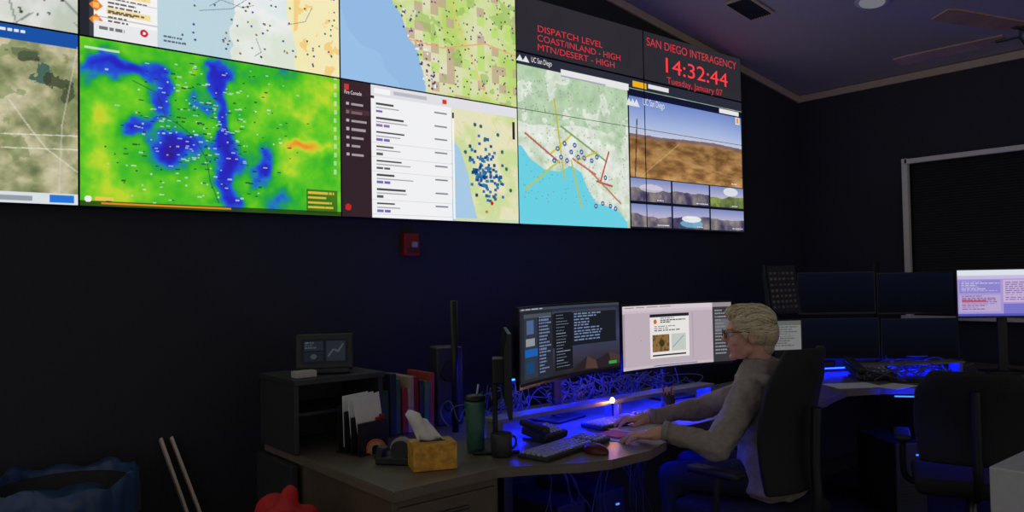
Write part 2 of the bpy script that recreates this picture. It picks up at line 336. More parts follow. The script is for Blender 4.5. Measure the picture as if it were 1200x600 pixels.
# C2: command software
c=Canvas(XS[2],Z0,XS[3],ZM,360,250,(246,246,248)); xs=W(427,180)[0]; xm=W(521,190)[0]
mp=c.X>xm; n=vnoise(c.X,c.Z,7,91,4); col=ramp(n,[(.3,(228,230,196)),(.5,(236,230,192)),(.7,(208,224,160))]); c.a[mp]=col[mp]
c.put(mp&c.polym([W(521,165),W(530,175),W(540,205),W(545,235),W(552,262),W(560,300),(xm,Z0-.1)]),(170,206,236))
for k in range(60):
    px=random.uniform(524,600); py=random.uniform(135,255); x,z=W(px,py); c.line((x,z),(x+random.uniform(-.05,.05),z+random.uniform(-.05,.05)),.0015,(225,200,130),.8)
for k in range(120):
    py=random.gauss(206,16); px=random.gauss(556+(py-190)*.22,8); x,z=W(px,py)
    if x>xm+.02: c.rect(x,z,x+.02,z+.018,random.choice([(30,90,160),(40,110,180),(50,120,170),(25,60,120)]),.95)
for p in [(548,148),(560,165),(575,160),(585,200),(590,225),(572,235),(555,150),(537,180),(580,180)]: c.disc(*W(*p),.012,(50,110,110))
c.disc(*W(568,240),.012,(200,30,30)); c.disc(*W(578,215),.01,(60,180,60)); c.disc(*W(562,250),.01,(220,120,40))
c.rect(XS[2],Z0,xs,ZM,(52,38,44)); c.rect(XS[2],ZM-.075,xs+.02,ZM-.0,(58,40,46)); c.rect(XS[2]+.02,ZM-.05,XS[2]+.045,ZM-.02,(200,60,50))
for i in range(7): c.rect(XS[2]+.03,ZM-.13-i*.045,XS[2]+.045,ZM-.115-i*.045,(190,180,185)); c.rect(XS[2]+.06,ZM-.13-i*.045,XS[2]+.06+random.uniform(.04,.09),ZM-.118-i*.045,(170,160,165))
c.rect(XS[2]+.025,ZM-.175,xs-.01,ZM-.15,(90,60,66),.6)
c.disc(XS[2]+.035,Z0+.05,.018,(200,40,40))
c.rect(xs,ZM-.06,XS[3],ZM,(228,228,234)); c.rect(xs+.02,ZM-.045,xs+.12,ZM-.015,(250,250,250)); c.rect(xs+.14,ZM-.04,xs+.36,ZM-.02,(190,190,200)); c.rect(xm-.06,ZM-.045,xm-.03,ZM-.02,(220,60,40))
z=ZM-.1
while z>Z0+.05:
    c.rect(xs+.03,z-.006,xs+.03+random.uniform(.1,.2),z+.004,(70,70,76)); c.rect(xm-.12,z-.006,xm-.03,z+.003,(130,130,150))
    c.rect(xs+.03,z-.024,xs+.2+random.uniform(-.05,.1),z-.018,(160,160,165))
    for q_ in range(random.randint(1,2)): c.rect(xs+.03+q_*.045,z-.048,xs+.068+q_*.045,z-.034,random.choice([(120,100,190),(150,110,180),(90,90,96),(120,110,190)]))
    c.rect(xs,z-.06,xm,z-.058,(215,215,220)); z-=.078
c.rect(xm+.005,Z0+.01,xm+.02,ZM-.08,(250,250,250)); c.rect(XS[3]-.04,ZM-.2,XS[3]-.02,ZM-.09,(40,40,44)); c.rect(xm+.005,ZM-.12,xm+.018,ZM-.085,(60,60,66))
c.rect(xm+.02,Z0,XS[3],Z0+.02,(210,220,190))
wallmesh(c,'picture_command_software')
# D1/E1: dispatch level + clock panels (dark grey)
ZH=2.845
for nm,(a,b) in {'picture_dispatch_level':(3,4),'picture_clock':(4,5)}.items():
    c=Canvas(XS[a],ZH,XS[b],ZT,60,40,(48,45,53)); c.put(vnoise(c.X,c.Z,3,6)>.5,(45,43,51),.5); wallmesh(c,nm)
# D2/E2: camera network application
c=Canvas(XS[3],Z0,XS[5],ZH,500,310,(240,242,240)); xc=W(727.5,180)[0]
n=vnoise(c.X,c.Z,8,120,5); c.a=ramp(n,[(.3,(218,230,212)),(.5,(234,238,230)),(.62,(212,226,204)),(.8,(184,208,174))])
n5=vnoise(c.X,c.Z,22,160,4); c.put((c.Z>2.40+.25*(vnoise(c.X,c.Z,3,8)-.5))&(n>.42),(172,204,164),.7); c.a=c.a*(.9+.18*n5)[...,None]
coast=[W(*p) for p in [(601,172),(612,188),(628,200),(645,203),(660,196),(672,204),(680,225),(690,240),(702,243),(716,250),(726,262),(726,275)]]
mk=c.polym([(XS[3],coast[0][1])]+coast+[(coast[-1][0],Z0-.1),(XS[3],Z0-.1)]); c.put(mk,(110,212,232))
for k in range(260):
    x,z=W(random.uniform(604,725),random.uniform(95,240)); c.disc(x,z,.0055,(120,140,120),al=.5)
for (p,q,cl) in [((640,118),(652,212),(200,190,40)),((636,182),(660,160),(210,200,50)),((648,150),(700,190),(120,160,90)),((660,190),(672,244),(200,190,60)),((704,180),(694,216),(196,60,50)),((606,158),(646,192),(180,90,70)),((662,188),(688,206),(200,90,60)),((690,214),(708,220),(180,70,60)),((646,190),(606,224),(190,200,90)),((690,180),(666,190),(210,190,60)),((680,200),(718,240),(190,120,90))]: c.line(W(*p),W(*q),.007,cl,.9)
for p in [(648,186),(655,190),(660,180),(668,186),(675,187),(684,190),(690,186),(664,172),(700,210),(706,243),(697,240),(640,190),(652,170),(712,246),(689,243),(644,176),(672,180)]: c.disc(*W(*p),.017,(60,90,150)); c.disc(*W(*p),.007,(210,225,240))
c.prect((676,93),(724,100),(130,90,180),.9)
c.rect(XS[3],ZH-.075,XS[5],ZH,(44,46,60))
c.rect(W(648,86)[0],ZH-.1,W(727,90)[0],ZH-.05,(235,235,238)); c.rect(W(648,86)[0],ZH-.1,W(700,90)[0],ZH-.09,(170,170,180))
c.rect(W(732,93)[0],ZH-.06,W(748,95)[0],ZH-.02,(240,180,30)); c.rect(W(750,93)[0],ZH-.05,W(774,95)[0],ZH-.02,(230,230,235))
c.rect(xc,Z0,XS[5],ZH-.095,(18,20,34))
x0c,x1c=xc+.015,XS[5]-.01; zt_=ZH-.13; zb_=2.13; zh_=2.45
msk=(c.X>x0c)&(c.X<x1c)&(c.Z>zb_)&(c.Z<zt_); hz=zh_+.012*np.sin(c.X*4)+.008*vnoise(c.X,c.Z*0,6,3)
sky=ramp((c.Z-hz)/.33,[(0,(196,204,226)),(.25,(168,186,226)),(1,(92,120,196))]); gn=vnoise(c.X*.9,c.Z*2.6,9,140,6)
gr=ramp(gn,[(.25,(128,90,54)),(.42,(162,118,70)),(.55,(188,140,86)),(.75,(206,162,106))]); gr=gr*(1-.18*np.clip((c.Z-zb_)/.3,0,1))[...,None]
c.a=np.where(msk[...,None],np.where((c.Z>hz)[...,None],sky,gr),c.a); c.put(msk&(np.abs(c.Z-hz+.012)<.012),(120,100,120),.7)
c.line((x0c+.1,zb_),(x0c+.55,zh_-.04),.005,(206,176,130),.5); c.line((x0c+.5,2.3),(x1c,2.2),.004,(190,150,105),.5); c.line((x0c+.05,zb_),(x0c+.08,zh_+.1),.006,(60,40,30),.8)
c.rect(x0c,zt_,XS[5],ZH-.08,(20,24,50)); c.rect(x1c-.3,ZH-.12,x1c-.03,ZH-.085,(235,235,235)); c.rect(x1c-.08,ZH-.19,x1c-.02,ZH-.13,(225,225,228)); c.rect(x1c-.065,ZH-.18,x1c-.035,ZH-.14,(230,150,40))
c.dashes(x1c-.16,zb_+.01,x1c-.01,zb_+.03,1,(240,240,240),4,1)
cw=(XS[5]-xc)/3; hh=(zb_-Z0)/2
for i in range(3):
    for j in range(2):
        a=xc+.012+i*cw; b=a+cw-.02; z0_=Z0+.012+j*hh; z1_=z0_+hh-.018
        m_=(c.X>a)&(c.X<b)&(c.Z>z0_)&(c.Z<z1_); rg=z0_+hh*(.34+.3*vnoise(c.X,c.X*0,5,200+i*3+j,3))
        sk=ramp((c.Z-z0_)/hh,[(.3,(206,196,220)),(1,(112,132,190))]); g2=ramp(vnoise(c.X,c.Z,14,210+i+j*5,3),[(.2,(64,60,94)),(.5,(104,98,116)),(.8,(150,140,130))])
        if (i,j)==(2,1): g2=g2*np.array([.95,1.15,.6])
        c.a=np.where(m_[...,None],np.where((c.Z>rg)[...,None],sk,g2),c.a)
        if (i,j)==(1,0): c.disc((a+b)/2,z0_+.04,.14,(120,190,220),.03,.8); c.disc((a+b)/2,z0_+.075,.12,(245,245,250),.025,.9)
        if (i,j)==(2,1): c.disc((a+b)/2+.05,z0_+.13,.1,(240,240,240),.035,.8)
        if (i,j)==(0,1): c.disc((a+b)/2,z0_+.1,.13,(225,215,230),.03,.7)
        c.dashes(b-.16,z0_+.004,b-.01,z0_+.02,1,(230,230,235),i+j,1)
wallmesh(c,'picture_fire_camera_map')
bm=bmesh.new(); bbox(bm,(.006,.004,ZT-Z0),(XS[4],YS-.001,(Z0+ZT)/2)); bbox(bm,(XS[5]-XS[3],.004,.003),((XS[5]+XS[3])/2,YS-.001,ZM)); bbox(bm,(XS[5]-XS[3],.004,.012),((XS[5]+XS[3])/2,YS-.001,ZH)); fin('bezel_seams',bm,M_bezel,vw)
M_tred=emis('text_red',(214,52,62),1.0); M_twh=emis('text_white',(235,235,240),.9); M_tbr=emis('text_red_bright',(250,62,70),1.05)
def wtext(nm,body,a,b,m,h,z=None):
    xa,za=W(*a,YS); xb,zb=W(*b,YS); text(nm,body,xa,xb,xa,YS-.004,(za+zb)/2 if z is None else z,m,vw,h)
wtext('text_line_1','DISPATCH LEVEL',(629,37),(705,54),M_tred,.043,3.0)
wtext('text_line_2','COAST/INLAND - HIGH',(629,47),(726,68),M_tred,.043,2.94)
wtext('text_line_3','MTN/DESERT - HIGH',(629,57),(719,76),M_tred,.043,2.88)
wtext('text_agency','SAN DIEGO INTERAGENCY',(757,55),(862,80),M_tred,.062)
wtext('text_time','14:32:44',(775,84),(848,101),M_tbr,.115)
wtext('text_date','Tuesday, January 07',(781,98),(846,112),M_tred,.05)
wtext('text_camera_site','UC San Diego',(622,80),(646,84),M_twh,.035,ZH-.052)
wtext('text_camera_site_2','UC San Diego',(753,124),(778,127),M_twh,.05)
wtext('text_app','Fire Console',(403,110),(423,112),M_twh,.02)
bm=bmesh.new(); x,z=W(741,121,YS)
for dx in (-.04,.0,.04): bm.faces.new([bm.verts.new((x+dx-.035,YS-.004,z-.02)),bm.verts.new((x+dx+.035,YS-.004,z-.02)),bm.verts.new((x+dx,YS-.004,z+.035))])
x,z=W(613,77,YS); z=ZH-.04
for dx in (-.03,.02): bm.faces.new([bm.verts.new((x+dx-.03,YS-.004,z-.02)),bm.verts.new((x+dx+.03,YS-.004,z-.02)),bm.verts.new((x+dx,YS-.004,z+.02))])
fin('camera_site_mark',bm,M_twh,vw)
# ------------------------------------------------------------------ fire alarm on wall
x,z=W(478,287); fa=empty('fire_alarm_strobe',(x,0,z))
box('back_box',(.10,.045,.13),(0,-.0225,0),M_red,fa,bevel=.006); box('lens',(.04,.02,.036),(.01,-.055,0),mat('strobe_lens',(170,150,150),.2),fa,bevel=.008)
bm=bmesh.new(); 
for i in range(5): bbox(bm,(.07,.004,.003),(0,-.047,-.045+i*.006))
fin('grille',bm,M_black,fa)
# ------------------------------------------------------------------ monitors
def monitor(name,ctr,facing,w,h,R=None,paint=None,res=(200,110),desk=None,stand=True,tilt=0,arm=None,bezel=.008,sm=None):
    f=Vector((facing[0],facing[1],0)).normalized(); yaw=math.atan2(f.x,-f.y)
    e=empty(name,ctr,(tilt,0,yaw))
    def surf(x,z,off):
        if R: a=x/R; return ( R*math.sin(a), R*math.cos(a)-R+off, z)
        return (x,off,z)
    bm=bmesh.new(); nn=24 if R else 1; th=.028
    xs=np.linspace(-w/2-bezel,w/2+bezel,nn+1); rows=[]
    for x in xs:
        rows.append([bm.verts.new(surf(x,z,o)) for z,o in [(-h/2-bezel*1.6,0),(h/2+bezel,0),(h/2+bezel,th*.5),(h/2-.05,th),(-h/2+.05,th),(-h/2-bezel*1.6,th*.5)]])
    for a,b in zip(rows[:-1],rows[1:]):
        for i in range(6): bm.faces.new((a[i],a[(i+1)%6],b[(i+1)%6],b[i]))
    bm.faces.new(rows[0]); bm.faces.new(rows[-1][::-1]); fin('housing',bm,M_bezel,e)
    if paint:
        cv=Canvas(0,0,w,h,res[0],res[1],(20,20,24)); paint(cv,w,h)
        def fn(X,Z):
            x=X-w/2; z=Z-h/2
            if R: return np.stack([R*np.sin(x/R),R*np.cos(x/R)-R-.002,z],-1)
            return np.stack([x,np.full_like(x,-.002),z],-1)
        cv.mesh('screen',fn,sm or M_scr2,e)
    if stand:
        hz=ctr[2]-desk
        bm=bmesh.new(); bbox(bm,(.06,.02,hz+.02),(0,.06,-hz/2+.015),None,.004); bbox(bm,(.1,.05,.1),(0,.045,0),None,.006); bbox(bm,(.24,.18,.014),(0,.06,-hz+.0075),None,.005); fin('stand',bm,M_black,e)
    return e
def paint_dark(c,w,h):
    c.a[:]=(38,40,50)
    n=vnoise(c.X,c.Z,5,300,4)
    c.a=np.where((c.X>.36*w)[...,None],ramp(c.Z/h+.15*(n-.5),[(0,(40,34,38)),(.3,(60,58,76)),(.55,(60,70,104)),(1,(40,46,70))]),c.a)
    c.poly([(.52*w,.0),(.58*w,.10*h),(.70*w,.24*h),(.78*w,.16*h),(.9*w,.26*h),(w,.2*h),(w,0)],(44,36,42))
    c.poly([(.70*w,.24*h),(.78*w,.16*h),(.8*w,.04*h),(.68*w,.06*h)],(84,62,58)); c.poly([(.9*w,.26*h),(w,.2*h),(w,.08*h),(.92*w,.08*h)],(76,58,58))
    c.rect(.36*w,.42*h,.97*w,.93*h,(30,32,40)); c.dashes(.58*w,.46*h,.94*w,.88*h,10,(120,140,180),77,.8); c.rect(.36*w,.89*h,.97*w,.93*h,(64,66,76))
    c.rect(.02*w,.04*h,.36*w,.96*h,(42,46,56)); c.rect(.05*w,.08*h,.2*w,.92*h,(52,58,70))
    c.rect(.38*w,.1*h,.56*w,.9*h,(26,28,34)) 
    for k in range(18):
        z=.87*h-k*.042*h; c.dashes(.40*w,z-.018*h,.54*w,z,1,(140,150,170),k+3,1)
    c.dashes(.22*w,.1*h,.35*w,.88*h,18,(120,140,180),2,1)
    c.rect(.06*w,.36*h,.2*w,.46*h,(30,100,190)); c.rect(.07*w,.5*h,.17*w,.6*h,(150,155,165)); c.rect(.07*w,.14*h,.16*w,.3*h,(30,70,120)); c.rect(.08*w,.66*h,.16*w,.84*h,(80,106,150)); c.rect(.05*w,.87*h,.35*w,.92*h,(80,84,94))
    c.rect(.9*w,.08*h,.97*w,.12*h,(60,170,70)); c.rect(0,0,w,.035*h,(22,22,26)); c.rect(0,.965*h,w,h,(70,72,80)); c.dashes(.02*w,.97*h,.6*w,.99*h,1,(190,190,200),31,1)
def paint_doc(c,w,h):
    c.a[:]=(200,184,196); c.rect(0,.93*h,w,h,(226,214,222)); c.dashes(.02*w,.95*h,.9*w,.98*h,1,(150,130,140),3,1); c.rect(.0,.885*h,w,.93*h,(216,200,210))
    c.rect(0,0,w,.05*h,(210,196,206)); c.rect(0,.06*h,.02*w,.88*h,(180,160,175))
    c.rect(.27*w,.14*h,.63*w,.85*h,(246,242,240)); c.rect(.27*w,.80*h,.63*w,.85*h,(36,38,46))
    c.dashes(.37*w,.69*h,.6*w,.79*h,3,(70,70,70),8,1); c.dashes(.31*w,.56*h,.6*w,.66*h,3,(110,110,110),9,1); c.disc(.32*w,.73*h,.013,(220,110,40))
    c.rect(.29*w,.24*h,.45*w,.52*h,(150,112,66)); n=vnoise(c.X,c.Z,60,4,2); c.put((n>.55)&(c.X>.29*w)&(c.X<.45*w)&(c.Z>.24*h)&(c.Z<.52*h),(90,80,50),.8); c.disc(.38*w,.38*h,.02,(60,60,30)); 
    c.rect(.47*w,.24*h,.6*w,.52*h,(206,214,206)); c.line((.48*w,.3*h),(.58*w,.48*h),.002,(120,150,190))
    c.rect(.29*w,.17*h,.6*w,.2*h,(40,40,44)); c.disc(.18*w,.45*h,.003,(80,80,80)); c.rect(.66*w,.1*h,.67*w,.85*h,(190,170,182))
    c.rect(.84*w,0,w,h,(60,60,66)); c.rect(.84*w,.93*h,w,h,(160,150,158)); c.dashes(.86*w,.1*h,.98*w,.88*h,14,(150,150,155),21,1); c.rect(.86*w,.5*h,.98*w,.72*h,(130,130,136),.7)
    c.rect(.3*w,.015*h,.7*w,.03*h,(90,110,180)); 
def between(a,b): m=(a+b)/2; d=b-a; return m,(d.y,-d.x)
m1,f1=between(Vector((2.11,-1.17,1.13)),Vector((2.96,-.985,1.115)))
monitor('curved_monitor',(m1.x,m1.y+.03,1.125),f1,.85,.335,2.0,paint_dark,(380,160),desk=.75)
m2,f2=between(Vector((2.985,-.985,1.1)),Vector((3.80,-1.10,1.1)))
monitor('curved_monitor',(m2.x,m2.y+.03,1.10),f2,.81,.335,2.0,paint_doc,(360,160),desk=.75)
# ------------------------------------------------------------------ main desk
desk=empty('dispatch_desk')
front=[(1.28,-1.55),(1.72,-1.53),(1.86,-1.60),(1.98,-1.69),(2.1,-1.735),(2.32,-1.735),(2.48,-1.68),(2.62,-1.58),(2.8,-1.53),(3.05,-1.52),(3.35,-1.55),(3.6,-1.62),(3.9,-1.62)]
prism('worktop',front+[(3.9,-.62),(2.0,-.62),(2.0,-.5),(1.28,-.5)],.715,.75,M_desk,desk,bevel=.004)
box('pedestal',(.44,.98,.70),(1.52,-1.02,.36),M_deskedge,desk,bevel=.004)
bm=bmesh.new()
for i,zc in enumerate([.60,.40,.17]): bbox(bm,(.40,.016,.17 if i<2 else .26),(1.52,-1.517,zc),None,.003)
fin('drawer_fronts',bm,M_deskedge,desk)
bm=bmesh.new()
for zc in [.64,.44,.25]: bbox(bm,(.14,.015,.012),(1.52,-1.535,zc),None,.003)
fin('drawer_pulls',bm,M_metal,desk)
box('modesty_panel',(2.1,.02,.6),(2.83,-.75,.40),M_dark,desk)
box('end_panel',(.03,.85,.71),(3.86,-1.05,.357),M_dark,desk)
bm=bmesh.new(); bbox(bm,(.06,.5,.03),(2.1,-1.2,.015),None,.005); bbox(bm,(.05,.06,.7),(2.1,-1.1,.36),None,.005); fin('leg_frame',bm,M_metal,desk)
M_riser=mat('riser_grey',(130,132,144),.4)
box('monitor_riser',(1.5,.10,.018),(2.75,-1.14,.83),M_riser,desk,bevel=.003)
bm=bmesh.new()
for x in (2.02,2.75,3.48): bbox(bm,(.02,.09,.07),(x,-1.14,.786))
fin('riser_feet',bm,M_riser,desk)
M_led=emis('led_blue',(5,24,255),110)
bm=bmesh.new()
for y_ in (-1.16,-1.11): bbox(bm,(1.46,.006,.004),(2.75,y_,.8185))
bbox(bm,(1.2,.008,.006),(2.95,-.80,.93)); fin('led_strips',bm,M_led,desk)
box('led_carrier',(1.25,.02,.03),(2.95,-.785,.92),M_dark,desk); bm=bmesh.new()
for x in (2.4,2.95,3.5): bbox(bm,(.02,.02,.16),(x,-.785,.83))
fin('led_carrier_posts',bm,M_dark,desk)
bar('led_strip_monitor',(2.2,-1.10,.945),(2.95,-.93,.945),.006,.004,emis('led_blue_monitor',(5,24,255),60),desk)
bar('led_strip_under',(2.15,-1.50,.712),(2.95,-1.38,.712),.008,.005,emis('led_blue_under',(5,24,255),75),desk)
def tower(name,loc,rz):
    e=empty(name,loc,(0,0,rz)); box('case',(.19,.42,.42),(0,0,.22),M_dark,e,bevel=.008)
    bm=bmesh.new()
    for i in range(8): bbox(bm,(.14,.006,.006),(0,-.213,.1+i*.018))
    fin('vent_bars',bm,M_metal,e); bm=bmesh.new()
    for x in (-.07,.07):
        for y in (-.16,.16): bcone(bm,(x,y,0),(x,y,.012),.015,.015,12)
    fin('feet',bm,M_black,e); box('power_light',(.02,.004,.008),(.04,-.213,.36),emis('led_blue_soft',(60,110,255),2),e)
tower('computer_tower',(2.36,-1.02,0),.1); tower('computer_tower',(2.66,-1.0,0),-.05)
paths=[]
for k in range(64):
    x=random.uniform(2.1,3.6); p=[(x,random.uniform(-.93,-.86),random.uniform(.90,.94))]
    for j in range(5): x+=random.uniform(-.13,.13); p.append((x,random.uniform(-1.04,-.84),random.uniform(.76,.92) ))
    paths.append(p)
M_cable=mat('cable_grey',(92,94,110),.5); curves('cable_bundle',paths,.003,M_cable)
M_cable2=mat('cable_dark',(58,60,70),.5)
paths=[]
for k in range(16):
    x=random.uniform(2.15,2.9); p=[(x,-1.1,.7)]
    for j in range(4): x+=random.uniform(-.1,.1); p.append((x,random.uniform(-1.3,-1.24),.6-.12*j+random.uniform(-.05,.05)))
    paths.append(p)
curves('under_desk_cables',paths,.003,M_cable2)
# ------------------------------------------------------------------ hutch / shelf + items
hu=empty('desk_hutch')
bm=bmesh.new()
for s_,l_ in [((.02,.34,.27),(1.275,-.67,.886)),((.02,.34,.27),(1.65,-.67,.886)),((.40,.36,.022),(1.462,-.67,1.032)),((.37,.012,.27),(1.462,-.505,.886)),((.35,.3,.014),(1.462,-.66,.9))]: bbox(bm,s_,l_,None,.002)
fin('carcass',bm,M_dark,hu)
box('side_cabinet',(.03,.34,.71),(1.262,-.67,.357),M_dark,hu,bevel=.003)
dv=empty('radio_console',(1.47,-.69,1.044),(0,0,math.radians(-28)))
bm=bmesh.new(); R_=Matrix.Rotation(-.25,3,'X'); bbox(bm,(.235,.05,.15),(0,0,.085),R_,.01,3); bbox(bm,(.2,.14,.02),(0,.0,.011),None,.006); fin('body',bm,M_dark,dv)
c=Canvas(0,0,.19,.105,60,36,(26,29,34)); c.rect(.01,.055,.09,.095,(42,48,56)); c.rect(.01,.01,.09,.048,(34,40,48)); c.rect(.1,.01,.18,.095,(46,50,58))
c.pline([(.11,.03),(.13,.06),(.15,.05),(.17,.08)],.003,(80,90,100)); c.dashes(.015,.06,.085,.09,3,(90,96,104),3,1); c.disc(.05,.03,.012,(70,76,84))
cs_,sn_=math.cos(-.25),math.sin(-.25)
c.mesh('display',lambda X,Z: np.stack([X-.095,-.0265*cs_-(Z-.0525)*sn_*1.0,.085-.0265*sn_+(Z-.0525)*cs_],-1),screenmat('lcd_console',.6),dv)
bm=bmesh.new(); bbox(bm,(.09,.05,.028),(0,0,.014),None,.004); bbox(bm,(.055,.002,.016),(-.005,-.026,.014)); fin('small_charger',bm,mat('charger_grey',(190,185,180),.5),None,(1.33,-.79,1.044))
bm=bmesh.new(); cols=[(54,90,72),(46,50,54),(72,116,84),(170,50,50),(196,170,150),(140,34,40),(60,60,80),(80,130,90),(190,70,60),(220,205,190)]
bmats=[mat('binder_%d'%i,cc,.5) for i,cc in enumerate(cols)]
x=0
for i in range(9):
    w=random.uniform(.022,.036); h=random.uniform(.19,.27); n0=len(bm.faces); bbox(bm,(w-.003,.2,h),(x+w/2,random.uniform(-.01,.01),h/2),Matrix.Rotation(random.uniform(-.05,.09),3,'Y') if i>6 else None,.003)
    bm.faces.ensure_lookup_table()
    for f_ in bm.faces[n0:]: f_.material_index=i
    x+=w
fin('binders',bm,bmats,None,(1.69,-.68,.752))
ps=empty('paper_sorter',(1.50,-.955,.7505),(0,0,.2))
bm=bmesh.new()
for i in range(4): bbox(bm,(.15,.004,.12+.02*i),(0,-.06+.04*i,.065+.01*i))
bbox(bm,(.15,.15,.006),(0,0,.003)); fin('rack',bm,M_black,ps)
bm=bmesh.new(); 
for i in range(3): bbox(bm,(.13,.003,.2),(.0,-.04+.04*i,.125),Matrix.Rotation(.06*i-.15,3,'Y'))
fin('papers',bm,M_paper,ps)
bm=bmesh.new(); bbox(bm,(.012,.12,.12),(.055,.0,.085)); bbox(bm,(.012,.12,.11),(.035,.0,.08)); fin('red_folders',bm,M_red,ps)
p=onz(441,533); ar=empty('toy_arch',(p.x,p.y,.75),(0,0,-.7))
for i,(rr,cc) in enumerate([(.036,(220,110,60)),(.028,(230,150,100)),(.02,(200,170,140))]):
    bm=bmesh.new(); n=14
    for k in range(n):
        a=math.pi*k/n; b=math.pi*(k+1)/n; q0=(rr*math.cos(a),0,rr*math.sin(a)+.022); q1=(rr*math.cos(b),0,rr*math.sin(b)+.022); bcone(bm,q0,q1,.0045,.0045,8)
    bcone(bm,(rr,0,.001),(rr,0,.022),.0045,.0045,8); bcone(bm,(-rr,0,.001),(-rr,0,.022),.0045,.0045,8); fin('band_%d'%(i+1),bm,mat('arch_%d'%i,cc,.6),ar,smooth=True)
p=onz(466,543); td=empty('tape_dispenser',(p.x-.015,p.y,.75),(0,0,-.9))
bm=bmesh.new(); bbox(bm,(.13,.055,.03),(0,0,.016),None,.006); bbox(bm,(.03,.05,.05),(-.05,0,.04),Matrix.Rotation(.3,3,'Y'),.005); bcone(bm,(.03,-.026,.055),(.03,.026,.055),.034,.034,24); fin('base',bm,M_black,td)
bm=bmesh.new(); bcone(bm,(.03,-.012,.06),(.03,.012,.06),.04,.04,28); fin('tape_roll',bm,mat('tape_roll',(150,150,148),.3),td)
p=onz(513,551); tb=empty('tissue_box',(p.x+.01,p.y+.05,.75),(0,0,math.radians(-22)))
bm=bmesh.new(); bbox(bm,(.16,.12,.095),(0,0,.0485),None,.004); fin('carton',bm,mat('tissue_carton',(214,156,52),.6,var=.35,scale=40),tb)
bm=bmesh.new(); bbox(bm,(.09,.03,.002),(0,0,.097)); fin('slot',bm,M_black,tb)
bm=bmesh.new(); n=9
g=[[bm.verts.new((-.05+.012*i-.045*(j/5)**1.2, .012*math.sin(i*1.3+j)+.02*(j/5)*math.cos(i), .095+.024*j*(1.0-.085*abs(i-2))+.006*math.sin(i*2.1))) for i in range(n)] for j in range(6)]
for j in range(5):
    for i in range(n-1): bm.faces.new((g[j][i],g[j][i+1],g[j+1][i+1],g[j+1][i]))
o=fin('tissue',bm,M_paper,tb,smooth=True); sm_=o.modifiers.new('so','SOLIDIFY'); sm_.thickness=.0015
p=onz(563,531); tu=empty('insulated_tumbler',(p.x,p.y+.03,.75))
bm=bmesh.new(); lathe(bm,[(.03,.001),(.034,.006),(.036,.1),(.041,.19),(.041,.2)]); fin('body',bm,mat('tumbler_green',(70,120,104),.35,.2),tu,smooth=True)
bm=bmesh.new(); lathe(bm,[(.042,.2),(.043,.212),(.03,.222),(.012,.224)]); fin('lid',bm,M_black,tu,smooth=True); cyl('straw',(.01,0,.222),(.018,0,.262),.004,.004,M_white,tu)
p=onz(590,535); mg=empty('coffee_mug',(p.x,p.y+.01,.75))
bm=bmesh.new(); lathe(bm,[(.036,.001),(.04,.006),(.042,.085),(.039,.088),(.037,.08),(.035,.012)]); fin('cup',bm,M_dark,mg,smooth=True)
curves('handle',[[(.04,0,.07),(.062,-.004,.072),(.07,-.006,.045),(.058,-.004,.02),(.039,0,.022)]],.005,M_dark,mg)
sp=empty('desk_speaker',(2.08,-.70,.7505),(0,0,-.3))
bm=bmesh.new(); bbox(bm,(.13,.13,.36),(0,0,.181),None,.01); fin('cabinet',bm,M_dark,sp)
bm=bmesh.new(); bcone(bm,(0,-.066,.25),(0,-.07,.25),.05,.045); bcone(bm,(0,-.066,.1),(0,-.07,.1),.035,.03); fin('drivers',bm,M_black,sp)
p=P(596,430,3.05); monitor('side_monitor',(p.x+.02,p.y+.02,1.06),(.80,-.60),.40,.30,None,None,desk=.75,stand=True)
cyl('monitor_pole',(1.99,-.90,.7505),(1.99,-.90,1.33),.016,.016,M_black)
def keyboard(name,loc,rz,m1=M_dark,m2=None):
    e=empty(name,loc,(0,0,rz)); box('base',(.44,.14,.016),(0,0,.009),m1,e,bevel=.004)
    bm=bmesh.new()
    for r_ in range(5):
        for k in range(19): 
            if k in(14,): continue
            bbox(bm,(.018,.018,.008),(-.205+k*.0225,-.05+r_*.025,.021),None,.002,1)
    fin('keys',bm,m2 or mat('keycaps',(185,187,197),.5),e); return e
keyboard('keyboard',(2.10,-1.49,.75),.20)
bm=bmesh.new(); bsph(bm,(0,0,.004),(.032,.055,.034)); bmesh.ops.bisect_plane(bm,geom=bm.verts[:]+bm.edges[:]+bm.faces[:],plane_co=(0,0,.001),plane_no=(0,0,-1),clear_outer=True)
p=onz(694,531); fin('computer_mouse',bm,mat('mouse_red_black',(90,34,38),.35),None,(p.x+.01,p.y-.01,.75),(0,0,.2),smooth=True)
bm=bmesh.new()
sheets=[(.0,.0,.1,.16,.13,0),(.08,.03,.2,.16,.14,1),(.14,.07,-.2,.18,.13,0),(.01,.05,.1,.12,.12,2),(.2,.04,.35,.16,.12,3),(.26,.09,.1,.16,.11,0)]
for i,(dx,dy,a,w,h,mi) in enumerate(sheets):
    n0=len(bm.faces); bbox(bm,(w,h,.002),(dx,dy,.002+.0022*i),Matrix.Rotation(a,3,'Z')); bm.faces.ensure_lookup_table()
    for f_ in bm.faces[n0:]: f_.material_index=mi
fin('paper_stack',bm,[M_paper,mat('paper_yellow',(235,200,100),.8),mat('paper_pink',(210,90,90),.8),mat('paper_cream',(238,222,190),.8)],None,(2.42,-1.50,.75))
pc=empty('pen_cup',(3.02,-1.26,.75)); bm=bmesh.new(); lathe(bm,[(.03,.001),(.032,.005),(.034,.09),(.032,.09),(.029,.01)]); fin('cup',bm,M_dark,pc,smooth=True)
for k in range(7):
    a=k*.9; cyl('pen_%d'%(k+1),(.012*math.cos(a),.012*math.sin(a),.02),(.028*math.cos(a),.028*math.sin(a),.13),.0035,.0035,mat('pen_%d'%k,random.choice([(180,40,50),(40,60,180),(220,160,40),(200,80,150)]),.4),pc,8)
